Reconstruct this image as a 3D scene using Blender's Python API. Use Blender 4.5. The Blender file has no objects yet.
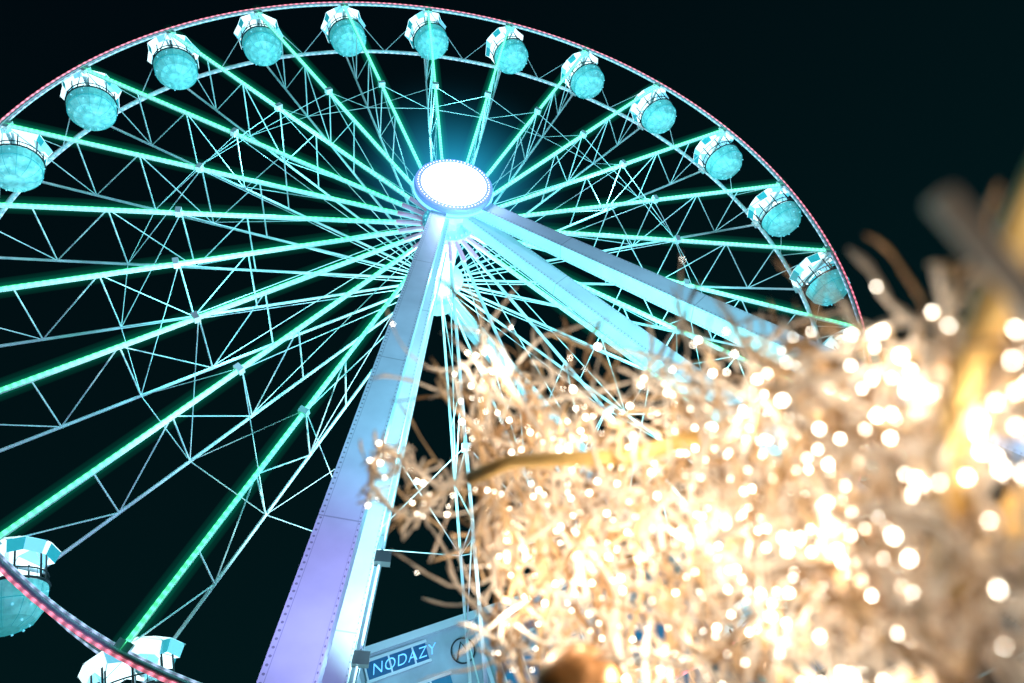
import bpy, math, random
from mathutils import Vector, Matrix, noise as mnoise
random.seed(7)
sc=bpy.context.scene
V=Vector
# ------------------------------------------------------------ materials
def mat(name,col,rough=.5,metal=0,emis=None,es=0,noise=0,nscale=3,sample=False):
    m=bpy.data.materials.new(name); m.use_nodes=True
    nt=m.node_tree; b=nt.nodes['Principled BSDF']
    b.inputs['Base Color'].default_value=(*col,1); b.inputs['Roughness'].default_value=rough
    b.inputs['Metallic'].default_value=metal
    if emis:
        b.inputs['Emission Color'].default_value=(*emis,1); b.inputs['Emission Strength'].default_value=es
        if not sample: m.cycles.emission_sampling='NONE'
    if noise:
        tc=nt.nodes.new('ShaderNodeTexCoord'); n=nt.nodes.new('ShaderNodeTexNoise'); n.inputs['Scale'].default_value=nscale
        n.inputs['Detail'].default_value=6
        nt.links.new(tc.outputs['Object'],n.inputs['Vector'])
        r=nt.nodes.new('ShaderNodeValToRGB')
        r.color_ramp.elements[0].position=.3; r.color_ramp.elements[1].position=.7
        r.color_ramp.elements[0].color=(*[c*(1-noise) for c in col],1)
        r.color_ramp.elements[1].color=(*[min(1,c*(1+noise*.4)) for c in col],1)
        nt.links.new(n.outputs['Fac'],r.inputs['Fac']); nt.links.new(r.outputs['Color'],b.inputs['Base Color'])
    return m
def M(nt,op,a,b=None,c=None):
    n=nt.nodes.new('ShaderNodeMath'); n.operation=op
    for i,x in enumerate((a,b,c)):
        if x is None: continue
        if isinstance(x,(int,float)): n.inputs[i].default_value=x
        else: nt.links.new(x,n.inputs[i])
    return n.outputs[0]
def led_mat(name,col,lo,hi,pitch,col2=None):
    """LED strip: emission pulsing along the strip (UV.x = metres along it)."""
    m=mat(name,(.6,.7,.7),.4,0,col,1); nt=m.node_tree; b=nt.nodes['Principled BSDF']
    uv=nt.nodes.new('ShaderNodeUVMap'); s=nt.nodes.new('ShaderNodeSeparateXYZ'); nt.links.new(uv.outputs[0],s.inputs[0])
    w=M(nt,'SINE',M(nt,'MULTIPLY',s.outputs[0],2*math.pi/pitch))
    w=M(nt,'MULTIPLY_ADD',w,.5,.5); w=M(nt,'POWER',w,1.5)
    e=M(nt,'MULTIPLY_ADD',w,hi-lo,lo)
    nt.links.new(e,b.inputs['Emission Strength'])
    return m
steel=mat('white_painted_steel',(.78,.80,.82),.38,0,noise=.22,nscale=1.5)
def beam_mat():
    m=mat('white_beam_with_bolt_rows',(.74,.75,.78),.42); nt=m.node_tree; b=nt.nodes['Principled BSDF']
    uv=nt.nodes.new('ShaderNodeUVMap'); s=nt.nodes.new('ShaderNodeSeparateXYZ'); nt.links.new(uv.outputs[0],s.inputs[0])
    fu=M(nt,'ABSOLUTE',M(nt,'SUBTRACT',M(nt,'FRACT',M(nt,'DIVIDE',s.outputs[0],.15)),.5))
    du=M(nt,'MULTIPLY',fu,.15)
    dv=M(nt,'SUBTRACT',M(nt,'ABSOLUTE',M(nt,'SUBTRACT',s.outputs[1],.5)),.44)
    dv=M(nt,'MULTIPLY',dv,.9)
    d=M(nt,'SQRT',M(nt,'ADD',M(nt,'MULTIPLY',du,du),M(nt,'MULTIPLY',dv,dv)))
    hole=M(nt,'LESS_THAN',d,.024)
    seam=M(nt,'LESS_THAN',M(nt,'ABSOLUTE',M(nt,'SUBTRACT',M(nt,'ABSOLUTE',M(nt,'SUBTRACT',s.outputs[1],.5)),.39)),.006)
    joint=M(nt,'LESS_THAN',M(nt,'FRACT',M(nt,'DIVIDE',s.outputs[0],5.3)),.006)
    mx=M(nt,'MAXIMUM',M(nt,'MULTIPLY',hole,.6),M(nt,'MULTIPLY',M(nt,'MAXIMUM',seam,joint),.4))
    tc=nt.nodes.new('ShaderNodeTexCoord'); n=nt.nodes.new('ShaderNodeTexNoise'); n.inputs['Scale'].default_value=1.3; n.inputs['Detail'].default_value=7
    nt.links.new(tc.outputs['Object'],n.inputs['Vector'])
    k=M(nt,'MULTIPLY',M(nt,'SUBTRACT',1,mx),M(nt,'MULTIPLY_ADD',n.outputs['Fac'],.35,.6))
    mix=nt.nodes.new('ShaderNodeMix'); mix.data_type='RGBA'
    mix.inputs[6].default_value=(0.02,.02,.03,1); mix.inputs[7].default_value=(.86,.87,.9,1)
    nt.links.new(k,mix.inputs[0]); nt.links.new(mix.outputs[2],b.inputs['Base Color'])
    return m
beam=beam_mat()
led_green=led_mat('green_led_strip',(.08,1,.33),1.0,2.8,.22)
led_aqua=led_mat('aqua_led_strip',(.15,1,.46),1.0,2.5,.22)
led_pink=led_mat('pink_led_strip',(1,.22,.32),.45,1.9,.30)
led_white=led_mat('cool_led_strip',(.50,.68,1),.25,1.0,.35)
hub_white=mat('hub_lamp_face',(1,1,1),.5,0,(.93,.97,1),4,sample=True)
dark=mat('black_housing',(.02,.025,.03),.5)
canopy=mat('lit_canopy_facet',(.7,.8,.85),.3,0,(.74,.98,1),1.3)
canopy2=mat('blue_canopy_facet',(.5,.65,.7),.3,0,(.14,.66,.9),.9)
tub=mat('gondola_tub_paint_glow',(.48,.78,.78),.35,0,(.03,.46,.50),.50,noise=.45,nscale=4)  # teal emission stands in for cyan light falling on the tub
# ------------------------------------------------------------ mesh builder
class MB:
    def __init__(s): s.v=[];s.f=[];s.uv=[];s.mi=[]
    def tube(s,pts,r,sides=6,m=0,closed=False,caps=True):
        pts=[V(p) for p in pts]; n=len(pts)
        rs=r if isinstance(r,(list,tuple)) else [r]*n
        t=(pts[1]-pts[0]).normalized()
        up=V((0,0,1)) if abs(t.z)<.9 else V((1,0,0))
        a=t.cross(up).normalized(); base=len(s.v); L=0
        Ls=[]
        for i,p in enumerate(pts):
            if closed: t=(pts[(i+1)%n]-pts[i-1]).normalized()
            else: t=(pts[min(i+1,n-1)]-pts[max(i-1,0)]).normalized()
            a=(a-t*a.dot(t)); a=a.normalized() if a.length>1e-6 else t.orthogonal().normalized()
            b=t.cross(a)
            if i: L+=(p-pts[i-1]).length
            Ls.append(L)
            for j in range(sides):
                q=2*math.pi*j/sides
                s.v.append(p+(a*math.cos(q)+b*math.sin(q))*rs[i])
        if closed: Ls.append(L+(pts[0]-pts[-1]).length)
        for i in range(n if closed else n-1):
            i2=(i+1)%n
            for j in range(sides):
                k=(j+1)%sides
                s.f.append((base+i*sides+j,base+i*sides+k,base+i2*sides+k,base+i2*sides+j))
                s.uv+= [(Ls[i],j/sides),(Ls[i],(j+1)/sides),(Ls[i+1],(j+1)/sides),(Ls[i+1],j/sides)]
                s.mi.append(m)
        if caps and not closed:
            for i0,rev in ((0,True),(n-1,False)):
                f=[base+i0*sides+j for j in range(sides)]
                if rev: f=f[::-1]
                s.f.append(tuple(f)); s.uv+=[(0,.5)]*sides; s.mi.append(m)
    def beam(s,p0,p1,w,h,ref,m=0,w2=None,h2=None):
        p0=V(p0);p1=V(p1);t=(p1-p0).normalized(); ref=V(ref); b=(ref-t*ref.dot(t)).normalized(); a=t.cross(b)
        w2=w2 or w; h2=h2 or h; base=len(s.v); L=(p1-p0).length
        for p,ww,hh in ((p0,w,h),(p1,w2,h2)):
            for x,y in ((-1,-1),(1,-1),(1,1),(-1,1)): s.v.append(p+a*x*ww/2+b*y*hh/2)
        for j in range(4):
            k=(j+1)%4
            s.f.append((base+j,base+k,base+4+k,base+4+j)); s.uv+=[(0,0),(0,1),(L,1),(L,0)]; s.mi.append(m)
        s.f.append((base+3,base+2,base+1,base)); s.uv+=[(0,.5)]*4; s.mi.append(m)
        s.f.append((base+4,base+5,base+6,base+7)); s.uv+=[(0,.5)]*4; s.mi.append(m)
    def box(s,c,sz,m=0):
        c=V(c); s.beam(c-V((0,0,sz[2]/2)),c+V((0,0,sz[2]/2)),sz[0],sz[1],(0,1,0),m)
    def lathe(s,prof,sides,m=0,axis='z',c=(0,0,0),rot=0,mf=None):
        base=len(s.v);c=V(c)
        for r,z in prof:
            for j in range(sides):
                q=2*math.pi*j/sides+rot; x,y=r*math.cos(q),r*math.sin(q)
                s.v.append(c+(V((x,y,z)) if axis=='z' else V((x,z,y))))
        for i in range(len(prof)-1):
            for j in range(sides):
                k=(j+1)%sides
                s.f.append((base+i*sides+j,base+i*sides+k,base+(i+1)*sides+k,base+(i+1)*sides+j))
                s.uv+=[(j/sides,i),((j+1)/sides,i),((j+1)/sides,i+1),(j/sides,i+1)]
                s.mi.append(mf(i,j) if mf else m)
    def obj(s,name,mats,parent=None,smooth=False,data_only=False):
        me=bpy.data.meshes.new(name); me.from_pydata([tuple(v) for v in s.v],[],s.f)
        for m in mats: me.materials.append(m)
        me.polygons.foreach_set('material_index',s.mi)
        ul=me.uv_layers.new(name='UVMap'); ul.data.foreach_set('uv',[c for p in s.uv for c in p])
        if smooth: me.polygons.foreach_set('use_smooth',[True]*len(s.f))
        me.update()
        if data_only: return me
        o=bpy.data.objects.new(name,me); sc.collection.objects.link(o)
        if parent: o.parent=parent
        return o
def empty(name,loc=(0,0,0)):
    e=bpy.data.objects.new(name,None); e.location=loc; sc.collection.objects.link(e); return e
# ------------------------------------------------------------ ferris wheel
R=18.0; H=20.68; N=24; PH=2.6345; W=1.376; HW=1.65
wheel=empty('ferris_wheel')
def P(r,t,y): return V((r*math.cos(t),y,H+r*math.sin(t)))
sp=MB(); st=MB(); rim=MB(); gl=MB()
NR=144
for k in range(N):
    t=PH-k*2*math.pi/N
    dt=2*math.pi/N
    fm=1 if 2<=k<=13 else 0
    a=P(.95,t,-HW); b=P(R,t,-W)
    st.tube([a+V((0,.09,0)),b+V((0,.09,0))],.06,6)
    if not 15<=k<=17:
        sp.tube([a,b],.06,6,fm)
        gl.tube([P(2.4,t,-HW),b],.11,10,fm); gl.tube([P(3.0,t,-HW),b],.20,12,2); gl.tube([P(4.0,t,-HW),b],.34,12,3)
    a2=P(.95,t,HW); b2=P(R,t,W)
    st.tube([a2,b2],.055,6)
    st.tube([P(.95,t,-HW),P(R*.56,t,W*1.02)],.020,4)
    st.tube([P(.95,t,HW),P(R*.56,t,-W*1.02)],.020,4)
    rr=[.43,.56,.70,.84]
    side=-1
    def yy(f): return HW+(W-HW)*f
    for i,f in enumerate(rr):
        st.tube([P(R*f,t,-yy(f)),P(R*f,t,yy(f))],.028,4)
        if i:
            g=rr[i-1]
            st.tube([P(R*g,t,side*yy(g)),P(R*f,t,-side*yy(f))],.024,4); side=-side
    st.tube([P(R*.84,t,side*yy(.84)),P(R,t,-side*W)],.024,4)
    st.tube([P(R*.56,t,-yy(.56)),P(R*.70,t-dt,yy(.70))],.016,4)
    st.tube([P(R*.70,t,yy(.70)),P(R*.56,t-dt,-yy(.56))],.016,4)
    st.tube([P(R*.70,t,yy(.70)),P(R*.70,t-dt,yy(.70))],.017,4)
    c=P(R*.565,t,-HW*.92); st.beam(c-V((0,.13,0)),c+V((0,.13,0)),.30,.2,(math.cos(t),0,math.sin(t)))
    st.tube([P(R,t,-W),P(R,t,W)],.07,6)
    st.tube([P(R,t,-W),P(R,t-dt/2,W)],.02,4); st.tube([P(R,t-dt/2,W),P(R,t-dt,-W)],.02,4)
    for s in (-1,1):
        c=P(R-.1,t,s*W); st.beam(c-V((0,.06,0)),c+V((0,.06,0)),.4,.38,(math.cos(t),0,math.sin(t)))
for s in (-1,1):
    rim.tube([P(R,2*math.pi*i/NR,s*W) for i in range(NR)],.085,8,0,closed=True)
    rim.tube([P(R+.10,2*math.pi*i/NR,s*(W+.05)) for i in range(NR)],.042,5,1 if s<0 else 2,closed=True)
    rim.tube([P(R-.11,2*math.pi*i/NR,s*(W+.03)) for i in range(NR)],.03,5,2,closed=True)
sp.obj('led_spokes',[led_green,led_aqua],wheel)
st.obj('steel_lattice',[steel],wheel)
rim.obj('rims',[steel,led_pink,led_white],wheel,smooth=True)
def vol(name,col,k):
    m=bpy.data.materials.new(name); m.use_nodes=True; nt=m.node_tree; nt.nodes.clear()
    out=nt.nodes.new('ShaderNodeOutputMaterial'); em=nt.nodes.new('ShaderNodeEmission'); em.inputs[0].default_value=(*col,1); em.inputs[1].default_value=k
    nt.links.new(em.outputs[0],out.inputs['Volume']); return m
gl.obj('spoke_glow_sleeves',[vol('green_glow',(.0,1,.35),.5),vol('aqua_glow',(.0,1,.45),.5),vol('teal_glow',(.0,1,.50),.14),vol('teal_glow_thin',(.0,1,.6),.045)],wheel)  # emissive sleeves that paint the LED bloom around each spoke
# hub
hb=MB()
hb.lathe([(.0,-3.3),(.55,-3.3),(.55,3.3),(0,3.3)],24,0,'y',(0,0,H))
for s in (-1,1):
    hb.lathe([(.5,s*(HW-.12)),(1.05,s*(HW-.12)),(1.05,s*(HW+.12)),(.5,s*(HW+.12))],48,0,'y',(0,0,H))
    hb.lathe([(.5,s*2.45),(.85,s*2.45),(.85,s*3.2),(.5,s*3.2)],24,0,'y',(0,0,H))
for i in range(24):
    t=PH+2*math.pi*i/24
    c=P(.95,t,-HW-.15); hb.tube([c,c+V((0,-.12,0))],.05,6)
    hb.tube([P(1.0,t,-HW),P(2.1,t,-HW+.01)],.085,6,1)
hb.obj('hub',[steel,mat('rose_spoke_socket',(.85,.35,.48),.4,0,(1,.2,.35),.12)],wheel)
hd=MB()
hd.lathe([(.0,-3.2),(1.35,-3.2),(1.5,-3.35),(1.52,-3.70),(1.48,-3.76),(1.26,-3.78)],64,0,'y',(0,0,H))
hd.lathe([(1.26,-3.775),(1.24,-3.80),(0.0,-3.80)],64,1,'y',(0,0,H))
for i in range(60):
    t=2*math.pi*i/60
    c=P(1.37,t,-3.79); hd.lathe([(.0,-.015),(.025,0),(.0,.01)],6,2,'y',c)
hd.tube([P(1.53,2*math.pi*i/96,-3.5) for i in range(96)],.05,6,3,closed=True)
hd.obj('hub_light_disc',[mat('violet_disc_rim',(.28,.26,.5),.4,0,(.2,.2,.8),.25),hub_white,mat('small_bulb',(1,1,1),.4,0,(1,.8,1),3),mat('blue_ring_led',(.2,.3,1),.4,0,(.15,.55,1),2)],wheel)
# support legs
lg=MB(); GZ=0
legs=[((-.35,-2.9,H),(-10.78,-9.37,GZ),(0,-1,0),.56,1.0),((.35,-2.9,H),(10.78,-9.37,GZ),(0,-1,0),.56,1.0),
 ((-.35,2.9,H),(-10.78,9.37,GZ),(0,1,0),.6,1.0),((.35,2.9,H),(10.78,9.37,GZ),(0,1,0),.6,1.0),
 ((-.3,-2.45,H-.2),(-10.5,-2.3,GZ),(0,-1,0),.5,.85),((.3,-2.5,H-.2),(10.5,-3.7,GZ),(0,-1,0),.6,1.0)]
for a,b,ref,w1,w2 in legs: lg.beam(a,b,w1,.5,ref,0,w2,.8)
for f in (.62,.73):
    c=V(legs[4][0]).lerp(V(legs[4][1]),f)+V((.62,-.1,0)); lg.beam(c-V((0,.2,0)),c+V((0,.2,0)),.45,.3,(.4,0,1),1)
    lg.tube([c,c+V((-.5,.1,.1))],.04,6,1)
a=V(legs[4][0]);b_=V(legs[4][1])
lg.tube([a.lerp(b_,.1)+V((.45,0,0)),a.lerp(b_,.98)+V((.62,0,0))],.035,6,0)
lg.obj('support_legs',[beam,dark],wheel)
# ------------------------------------------------------------ gondolas
g=MB()
base=len(g.v); CZ=.14
ring0=[V((1.27*math.cos(q),1.27*math.sin(q),CZ)) for q in [2*math.pi*j/16 for j in range(16)]]
ring0=[v if j%2==0 else V((v.x*.87,v.y*.87,CZ+.14)) for j,v in enumerate(ring0)]
ring1=[V((.68*math.cos(2*math.pi*(j+.5)/8),.68*math.sin(2*math.pi*(j+.5)/8),CZ+.36)) for j in range(8)]
top=V((0,0,CZ+.5))
g.v+=ring0+ring1+[top]
def tri(a,b,c,m): g.f.append((base+a,base+b,base+c)); g.uv+=[(0,0),(1,0),(.5,1)]; g.mi.append(m)
for j in range(8):
    o0=2*j;o1=2*j+1;o2=(2*j+2)%16; i0=16+j; im=16+(j-1)%8; ip=16+(j+1)%8
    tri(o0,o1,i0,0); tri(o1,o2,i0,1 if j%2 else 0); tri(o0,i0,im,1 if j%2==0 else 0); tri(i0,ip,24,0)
for j in range(8):
    q=2*math.pi*j/8; o=V((1.27*math.cos(q),1.27*math.sin(q),CZ-.01))
    for d in (.39,-.39): g.tube([o,(.68*math.cos(q+d),.68*math.sin(q+d),CZ+.35)],.016,4,3)
    q2=q+.2
    g.tube([(.93*math.cos(q2),.93*math.sin(q2),CZ+.1),(.92*math.cos(q2),.92*math.sin(q2),-.85)],.028,5,4)
for j in range(16):
    p,q=ring0[j]*.985,ring0[(j+1)%16]*.985
    b0=len(g.v); g.v+=[p,q,V((q.x*.88,q.y*.88,q.z-.30)),V((p.x*.88,p.y*.88,p.z-.30))]; g.f.append((b0,b0+1,b0+2,b0+3)); g.uv+=[(0,0),(1,0),(1,1),(0,1)]; g.mi.append((0,5,0,1,0,0,5,1)[j%8])
g.lathe([(.0,-1.86),(.35,-1.84),(.70,-1.68),(.92,-1.36),(.98,-.84),(.93,-.82),(.88,-1.35),(.4,-1.6),(0,-1.6)],32,2)
g.tube([(1.0*math.cos(2*math.pi*i/24),1.0*math.sin(2*math.pi*i/24),-.80) for i in range(24)],.035,5,4,closed=True)
g.tube([(.97*math.cos(2*math.pi*i/24),.97*math.sin(2*math.pi*i/24),-.52) for i in range(24)],.022,5,4,closed=True)
g.tube([(.945*math.cos(2*math.pi*i/32),.945*math.sin(2*math.pi*i/32),-1.3) for i in range(32)],.012,4,5,closed=True)
for i in range(24):
    q=2*math.pi*i/24
    g.tube([(.97*math.cos(q),.97*math.sin(q),-.82),(.97*math.cos(q),.97*math.sin(q),-.52)],.01,4,4)
for i in range(12):
    q=2*math.pi*i/12+.2
    g.tube([(.975*math.cos(q),.975*math.sin(q),-.9),(.925*math.cos(q),.925*math.sin(q),-1.36),(.705*math.cos(q),.705*math.sin(q),-1.685),(.35*math.cos(q),.35*math.sin(q),-1.845)],.007,4,5)
    q+=.26
    for rr0,zz in ((.97,-1.05),(.86,-1.47),(.56,-1.76)):
        if random.random()<.4: g.tube([(rr0*math.cos(q),rr0*math.sin(q),zz),((rr0+.03)*math.cos(q),(rr0+.03)*math.sin(q),zz-.02)],.03,6,1)
g.tube([(0,-1.3,.0),(0,1.3,.0)],.05,6,3)
g.tube([(0,0,-1.6),(0,0,.45)],.05,8,3)
g.lathe([(0,-1.05),(.35,-1.05),(.35,-1.0),(0,-1.0)],16,3)
for s in (-1,1): g.beam((-.6,s*.62,-.95),(.6,s*.62,-.95),.5,.12,(0,1,0),4)
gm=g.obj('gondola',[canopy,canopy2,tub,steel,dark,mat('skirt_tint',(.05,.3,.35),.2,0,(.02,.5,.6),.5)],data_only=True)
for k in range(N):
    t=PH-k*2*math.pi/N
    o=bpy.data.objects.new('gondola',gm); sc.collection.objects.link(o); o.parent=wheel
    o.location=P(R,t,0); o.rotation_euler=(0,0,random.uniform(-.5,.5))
# ------------------------------------------------------------ base
pb=MB()
pb.box((0,0,.6),(16,9,.16))
for x in (-10.78,10.78):
    pb.beam((x,-9.9,.2),(x,9.9,.2),.5,.4,(0,0,1))
    for y in (-9.37,9.37): pb.box((x,y,.25),(1.8,1.8,.5))
for y in (-9.37,9.37): pb.beam((-10.5,y,.21),(10.5,y,.21),.4,.36,(0,0,1))
pb.obj('base_frame',[steel],wheel)
# ------------------------------------------------------------ lights
def lamp(name,typ,loc,col,e,parent=None,target=None,size=.3,spot=60):
    l=bpy.data.lights.new(name,typ); l.color=col; l.energy=e
    if typ=='SPOT': l.spot_size=math.radians(spot); l.spot_blend=.6; l.shadow_soft_size=size
    elif typ=='AREA': l.size=size
    else: l.shadow_soft_size=size
    o=bpy.data.objects.new(name,l); o.location=loc; sc.collection.objects.link(o)
    if target is not None: o.rotation_euler=(V(target)-V(loc)).to_track_quat('-Z','Y').to_euler()
    if parent: o.parent=parent
    return o
for i in range(6):
    t=2*math.pi*i/6+.2
    lamp('wheel_glow','POINT',P(9.5,t,0),(.18,.92,1),800,wheel,size=.4)  # added lamps in place of the LED strips' light on the steel
lamp('hub_glow','POINT',(0,-4.3,H),(.45,.6,1),500,wheel,size=.5)
lamp('hub_glow','POINT',(0,0,H-1.6),(.25,.95,1),650,wheel,size=.3)  # added cyan lamp, brightens the steel near the hub
lamp('flood_light','SPOT',(-6,-15,.6),(.39,.41,1),7400,wheel,(-5,-6,11),.3,80)
lamp('flood_light','SPOT',(7,-14,.6),(.42,.66,1),10500,wheel,(5,-6,13),.3,80)
lamp('flood_light','SPOT',(-4.5,-4,.8),(.50,.98,1),19000,wheel,(-6.5,-1,12),.3,50)
lamp('flood_light','SPOT',(3,-5,.8),(.16,.95,1),16000,wheel,(5,-2,14),.3,60)
lamp('flood_light','SPOT',(0,-12,.8),(.15,.9,1),12000,wheel,(0,0,38),.3,100)  # added spot from below, brightens the gondola undersides
# ------------------------------------------------------------ building
bd=empty('shop_building')
BY=22.0; b=MB()
x0,x1,ZT=-6.2,26,11.3
b.box(((x0+x1)/2,BY+5.1,ZT/2-.2),(x1-x0-.3,10,ZT-.4),0)
b.box(((x0+x1)/2,BY+5,ZT-.2),(x1-x0,10.6,.45),1)
def win(xa,xb,za,zb,m):
    b.box(((xa+xb)/2,BY+.06,(za+zb)/2),(xb-xa,.1,zb-za),m)
    for z in (za,zb): b.beam((xa-.1,BY-.02,z),(xb+.1,BY-.02,z),.16,.16,(0,0,1),1)
    for i in range(int((xb-xa)/1.4)+2):
        x=xa+i*1.4
        if x<=xb+.01: b.beam((x,BY-.03,za),(x,BY-.03,zb),.1,.12,(0,1,0),1)
win(-5.5,-1.9,9.5,10.6,2); win(-3.6,-1.0,6.6,8.5,3); win(-5.9,-4.3,6.6,8.5,3)
for i in range(6): win(2+i*4,4.8+i*4,9.2,10.7,3); win(2+i*4,4.8+i*4,5.6,8.2,3)
for i in range(7): win(-5.2+i*4.2,-2.4+i*4.2,1.0,4.2,3)
b.tube([(.1+.7*math.cos(q),BY-.06,9.4+.7*math.sin(q)) for q in [2*math.pi*i/32 for i in range(32)]],.05,5,4,closed=True)
b.tube([(.1-.5,BY-.06,9.0),(.1,BY-.06,9.9),(.1+.3,BY-.06,9.1)],.05,5,4)
for x in (-6.0,1.2,13.8): b.beam((x,BY-.06,.1),(x,BY-.06,ZT-.45),.22,.12,(0,1,0),1)
b.obj('walls_and_windows',[mat('rendered_wall',(.5,.55,.6),.8,noise=.25,nscale=.6),mat('white_trim',(.8,.82,.85),.5),mat('sign_panel',(.01,.03,.08),.3,0,(.01,.16,.5),.35),mat('lit_window',(.02,.05,.1),.15,0,(.03,.3,.6),.5,noise=.5,nscale=2),dark],bd)
tx=bpy.data.curves.new('sign_text','FONT'); tx.body="NODAZY"; tx.size=.85; tx.extrude=.03; tx.offset=-.010; tx.shear=.3; tx.space_character=1.08
tx.materials.append(mat('neon_letters',(.2,.5,1),.4,0,(.16,.55,1),1.1))
to=bpy.data.objects.new('sign_text',tx); to.location=(-5.25,BY-.15,9.75); to.rotation_euler=(math.pi/2,0,0); sc.collection.objects.link(to); to.parent=bd
lamp('facade_lamp','POINT',(-3,BY-5,8),(.35,.66,1),800,bd)
lamp('facade_lamp','POINT',(8,BY-5,8),(.3,.8,1),700,bd)
# ------------------------------------------------------------ ground
gr=MB(); gr.v=[V((-600,-600,0)),V((600,-600,0)),V((600,600,0)),V((-600,600,0))]; gr.f=[(0,1,2,3)]; gr.uv=[(0,0),(1,0),(1,1),(0,1)]; gr.mi=[0]
gr.obj('ground',[mat('paving',(.09,.09,.1),.6,noise=.4,nscale=.8)])
# ------------------------------------------------------------ light sculpture
S=.6
org=V((-8.21,-20.57,1.6))
def W_(p): return org+V(p)*S
topE=[(.703,2.079,1.414),(.985,1.905,1.099),(1.191,1.458,.857),(1.109,1.012,.59),(.899,.62,.36),(.782,.36,.25)]
botE=[(.563,2.642,.296),(.790,2.288,.093),(.861,1.837,-.052),(.814,1.276,-.145),(.673,.824,-.146),(.575,.544,-.143)]
def interp(E,u):
    x=max(0,min(.9999,u))*(len(E)-1); i=int(x); f=x-i
    return V(E[i]).lerp(V(E[i+1]),f)
def surf(u,v,dep=0):
    a=interp(topE,u); c=interp(botE,u)
    return a.lerp(c,v)+V((.35,.75,0))*dep
scu=empty('wire_light_sculpture',W_(surf(.4,1)))
off=-scu.location
tw=MB(); leds=MB()
def led(p,r,m=0):
    b0=len(leds.v)
    for d in ((1,0,0),(-1,0,0),(0,1,0),(0,-1,0),(0,0,1),(0,0,-1)): leds.v.append(V(p)+V(d)*r)
    for f in ((0,2,4),(2,1,4),(1,3,4),(3,0,4),(2,0,5),(1,2,5),(3,1,5),(0,3,5)):
        leds.f.append(tuple(b0+i for i in f)); leds.uv+=[(0,0)]*3; leds.mi.append(m)
def rnd(s=1): return V((random.gauss(0,s),random.gauss(0,s),random.gauss(0,s)))
def twig(p,d,L,r,nseg=8,curl=.35,nled=2,m=0):
    pts=[p.copy()]; d=d.normalized(); c=rnd(curl)
    for i in range(nseg):
        d=(d+c*.35+rnd(curl*.35)).normalized(); p=p+d*L/nseg; pts.append(p.copy())
    rs=[r*random.uniform(.6,1.4) for _ in pts]; rs[-1]=r*.5
    tw.tube([q+off for q in pts],rs,5,m)
    for _ in range(nled):
        q=random.choice(pts)+rnd(.004); led(q+off,random.choice((.0013,.0016,.0022,.0036)))
    return pts
made=0
while made<1400:
    u=random.random(); v=.015+random.random()**1.2; dep=random.random()**1.3*.5
    if v>.06 and mnoise.noise(V((u*9,v*6,dep*6)))<random.uniform(-.35,.15): continue
    made+=1
    p=W_(surf(u,v+random.gauss(0,.012),dep))
    d=V((random.gauss(0,.6),random.gauss(0,.6),random.gauss(0,.9)))
    Ls=.05+.15*(1-u)
    twig(p,d,Ls*random.uniform(.5,1.7),random.uniform(.0016,.0042)*(1.1-.2*u),10,.42,random.choice((0,0,1,1)) if u<.75 else random.choice((0,0,1)),random.choice((0,0,0,1,3)))
for i in range(190):
    u=random.random()*.95; v0=random.uniform(.0,.5); dep=random.uniform(-.03,.3); du=random.gauss(0,.07); ph=random.uniform(0,6)
    pts=[]; n=16; L=random.uniform(.2,.7)
    for j in range(n):
        f=j/(n-1); pts.append(W_(surf(u+du*f+.016*math.sin(ph+f*9),v0+L*f,dep+.04*math.sin(ph*2+f*7))))
    r=random.uniform(.003,.0055)*(1.1-.6*u)
    tw.tube([q+off for q in pts],[r*random.uniform(.7,1.35) for _ in pts],5,random.choice((0,0,1,3)))
    for q in pts[::4]: led(q+off+rnd(.003),random.choice((.0015,.0025,.0035)))
br=[(.655,2.274,.968),(.543,2.328,1.0),(.44,2.27,1.10),(.387,2.258,1.173),(.325,2.30,1.14),(.308,2.343,1.08),(.36,2.38,.98),(.425,2.404,.932),(.50,2.36,.95),(.60,2.3,1.0)]
tw.tube([W_(p)+off for p in br],.007,6)
for i in range(110):
    x=random.random()*(len(br)-1.001); k=int(x); p=W_(V(br[k]).lerp(V(br[k+1]),x-k))
    twig(p,rnd(),random.uniform(.03,.08),.0028,6,.5,random.choice((0,0,1)),random.choice((0,0,1)))
def bar(pts,r,m=2):
    tw.tube([W_(p)+off for p in pts],r*S,8,m)
bar([(.60,2.1,.90),(.706,1.941,.853),(1.052,1.865,.732),(1.276,1.476,.581)],.026)
bar([(.72,.72,.0),(.78,.66,.13),(.80,.54,.22),(.80,.40,.29),(.82,.27,.35)],.024)
bar([(.90,.80,.02),(.92,.62,.10),(1.0,.48,.15),(1.2,.40,.2)],.028)
bar([(.483,.266,.234),(.523,.294,.166),(.60,.36,.06)],.011,0)
for p in (botE[0],botE[2],botE[4]):
    q=W_(p); tw.tube([q+off,V((q.x,q.y,0))+off],.012,8,2)
gold=mat('gold_frame',(.92,.62,.22),.5,0,noise=.2,nscale=12)
cream=mat('cream_wire_twig',(.90,.80,.68),.5,0,(1,.72,.50),.10,noise=.25,nscale=40)  # faint emission adds the fairy lights' warmth to the twig colour
tan=mat('tan_wire_twig',(.78,.56,.32),.5,0,(1,.55,.27),.06,noise=.3,nscale=40)  # same warm light put into the emission, weaker
brn=mat('brown_wire_twig',(.45,.27,.13),.5,noise=.3,nscale=40)
tw.obj('twigs_and_frame',[cream,tan,gold,brn],scu,smooth=True)
leds.obj('fairy_lights',[mat('warm_led',(1,.9,.7),.4,0,(1,.89,.74),28)],scu)
br2=MB()
br2.lathe([(0,.02),(.035,.018),(.055,.005),(.068,-.02),(.072,-.05),(.064,-.05),(.05,-.01),(0,.005)],32,0)
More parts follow.
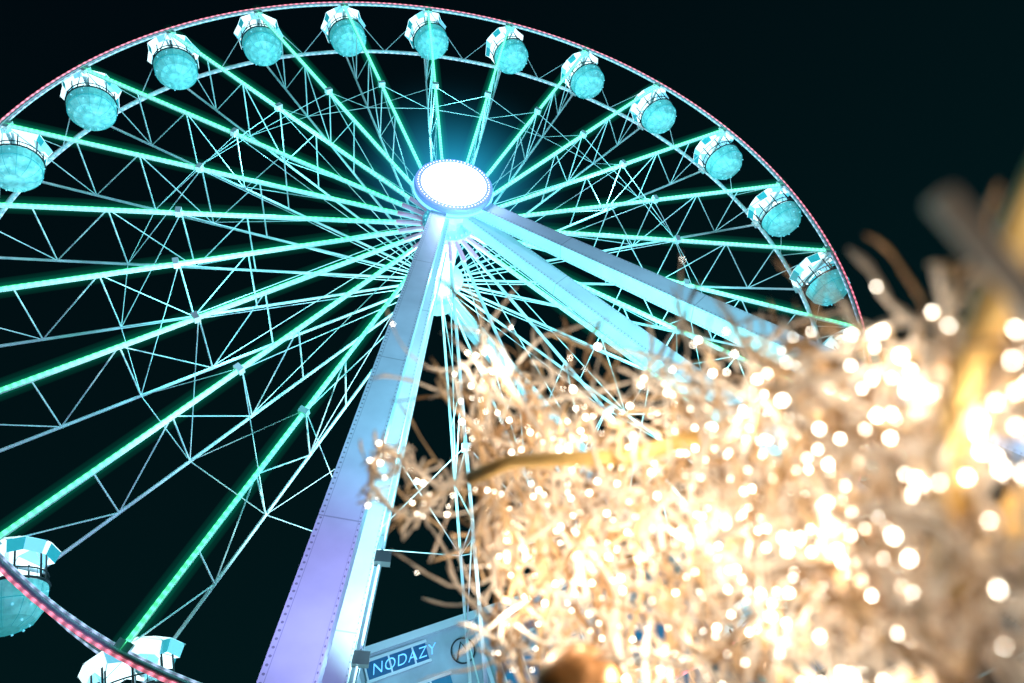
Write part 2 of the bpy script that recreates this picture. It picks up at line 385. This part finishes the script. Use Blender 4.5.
o=br2.obj('copper_bell',[mat('copper',(.50,.24,.08),.4,.4,noise=.4,nscale=25)],scu,smooth=True); o.location=W_((.651,1.995,.235))+off; o.rotation_euler=(.5,-.3,0)
for i in range(9):
    for j in range(3):
        u=(i+random.uniform(.2,.8))/9; v=(j+random.uniform(.2,.8))/3
        front=(i+j)%2==0
        p=W_(surf(u,v,-.13 if front else random.uniform(.05,.3)))
        lamp('fairy_light_glow','POINT',p+off,(1,.86,.70),.92*(1.12-u)**1.3+.09,scu,size=.02)  # added point lamps in place of the bulbs' light, some hung in front
# ------------------------------------------------------------ emissive volume standing in for the hub lamp's glow
def halo(name,c,rad,col,k,fall):
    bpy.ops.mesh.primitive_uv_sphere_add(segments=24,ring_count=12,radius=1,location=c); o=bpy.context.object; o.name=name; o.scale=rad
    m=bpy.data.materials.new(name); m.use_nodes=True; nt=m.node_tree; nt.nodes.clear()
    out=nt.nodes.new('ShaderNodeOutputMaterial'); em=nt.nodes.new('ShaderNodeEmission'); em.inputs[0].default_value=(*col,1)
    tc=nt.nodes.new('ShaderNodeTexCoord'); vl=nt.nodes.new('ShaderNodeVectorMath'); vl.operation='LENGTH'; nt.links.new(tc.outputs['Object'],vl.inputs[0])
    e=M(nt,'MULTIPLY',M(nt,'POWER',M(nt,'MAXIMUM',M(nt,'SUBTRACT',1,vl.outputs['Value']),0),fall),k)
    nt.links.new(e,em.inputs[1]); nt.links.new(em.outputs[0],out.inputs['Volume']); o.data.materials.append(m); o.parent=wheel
halo('hub_halo',(0,-3.9,H),(6,4,6),(.03,.60,1),.38,4)
# ------------------------------------------------------------ world
w=bpy.data.worlds.new('World'); sc.world=w; w.use_nodes=True; nt=w.node_tree
bg=nt.nodes['Background']; tc=nt.nodes.new('ShaderNodeTexCoord'); s=nt.nodes.new('ShaderNodeSeparateXYZ'); nt.links.new(tc.outputs['Generated'],s.inputs[0])
r=nt.nodes.new('ShaderNodeValToRGB'); r.color_ramp.elements[0].position=0; r.color_ramp.elements[0].color=(.0009,.0105,.0118,1)
r.color_ramp.elements[1].position=.95; r.color_ramp.elements[1].color=(.0004,.0024,.0042,1)
nt.links.new(s.outputs[2],r.inputs['Fac']); nt.links.new(r.outputs['Color'],bg.inputs['Color']); bg.inputs['Strength'].default_value=1
# ------------------------------------------------------------ camera
cam=bpy.data.cameras.new('Camera'); co=bpy.data.objects.new('Camera',cam); sc.collection.objects.link(co)
yaw,pit,roll=.4297,.5522,-.4242
F=V((math.sin(yaw)*math.cos(pit),math.cos(yaw)*math.cos(pit),math.sin(pit))); Rr=V((math.cos(yaw),-math.sin(yaw),0)); U=Rr.cross(F)
R2=Rr*math.cos(roll)+U*math.sin(roll); U2=-Rr*math.sin(roll)+U*math.cos(roll)
mw=Matrix((R2,U2,-F)).transposed().to_4x4(); mw.translation=V((-8.213,-20.569,1.6)); co.matrix_world=mw
cam.sensor_width=36; cam.lens=23.76; cam.clip_end=2000; cam.clip_start=.02
cam.dof.use_dof=True; cam.dof.focus_distance=26; cam.dof.aperture_fstop=1.6
sc.camera=co
sc.view_settings.view_transform='Standard'; sc.view_settings.look='None'; sc.view_settings.exposure=0
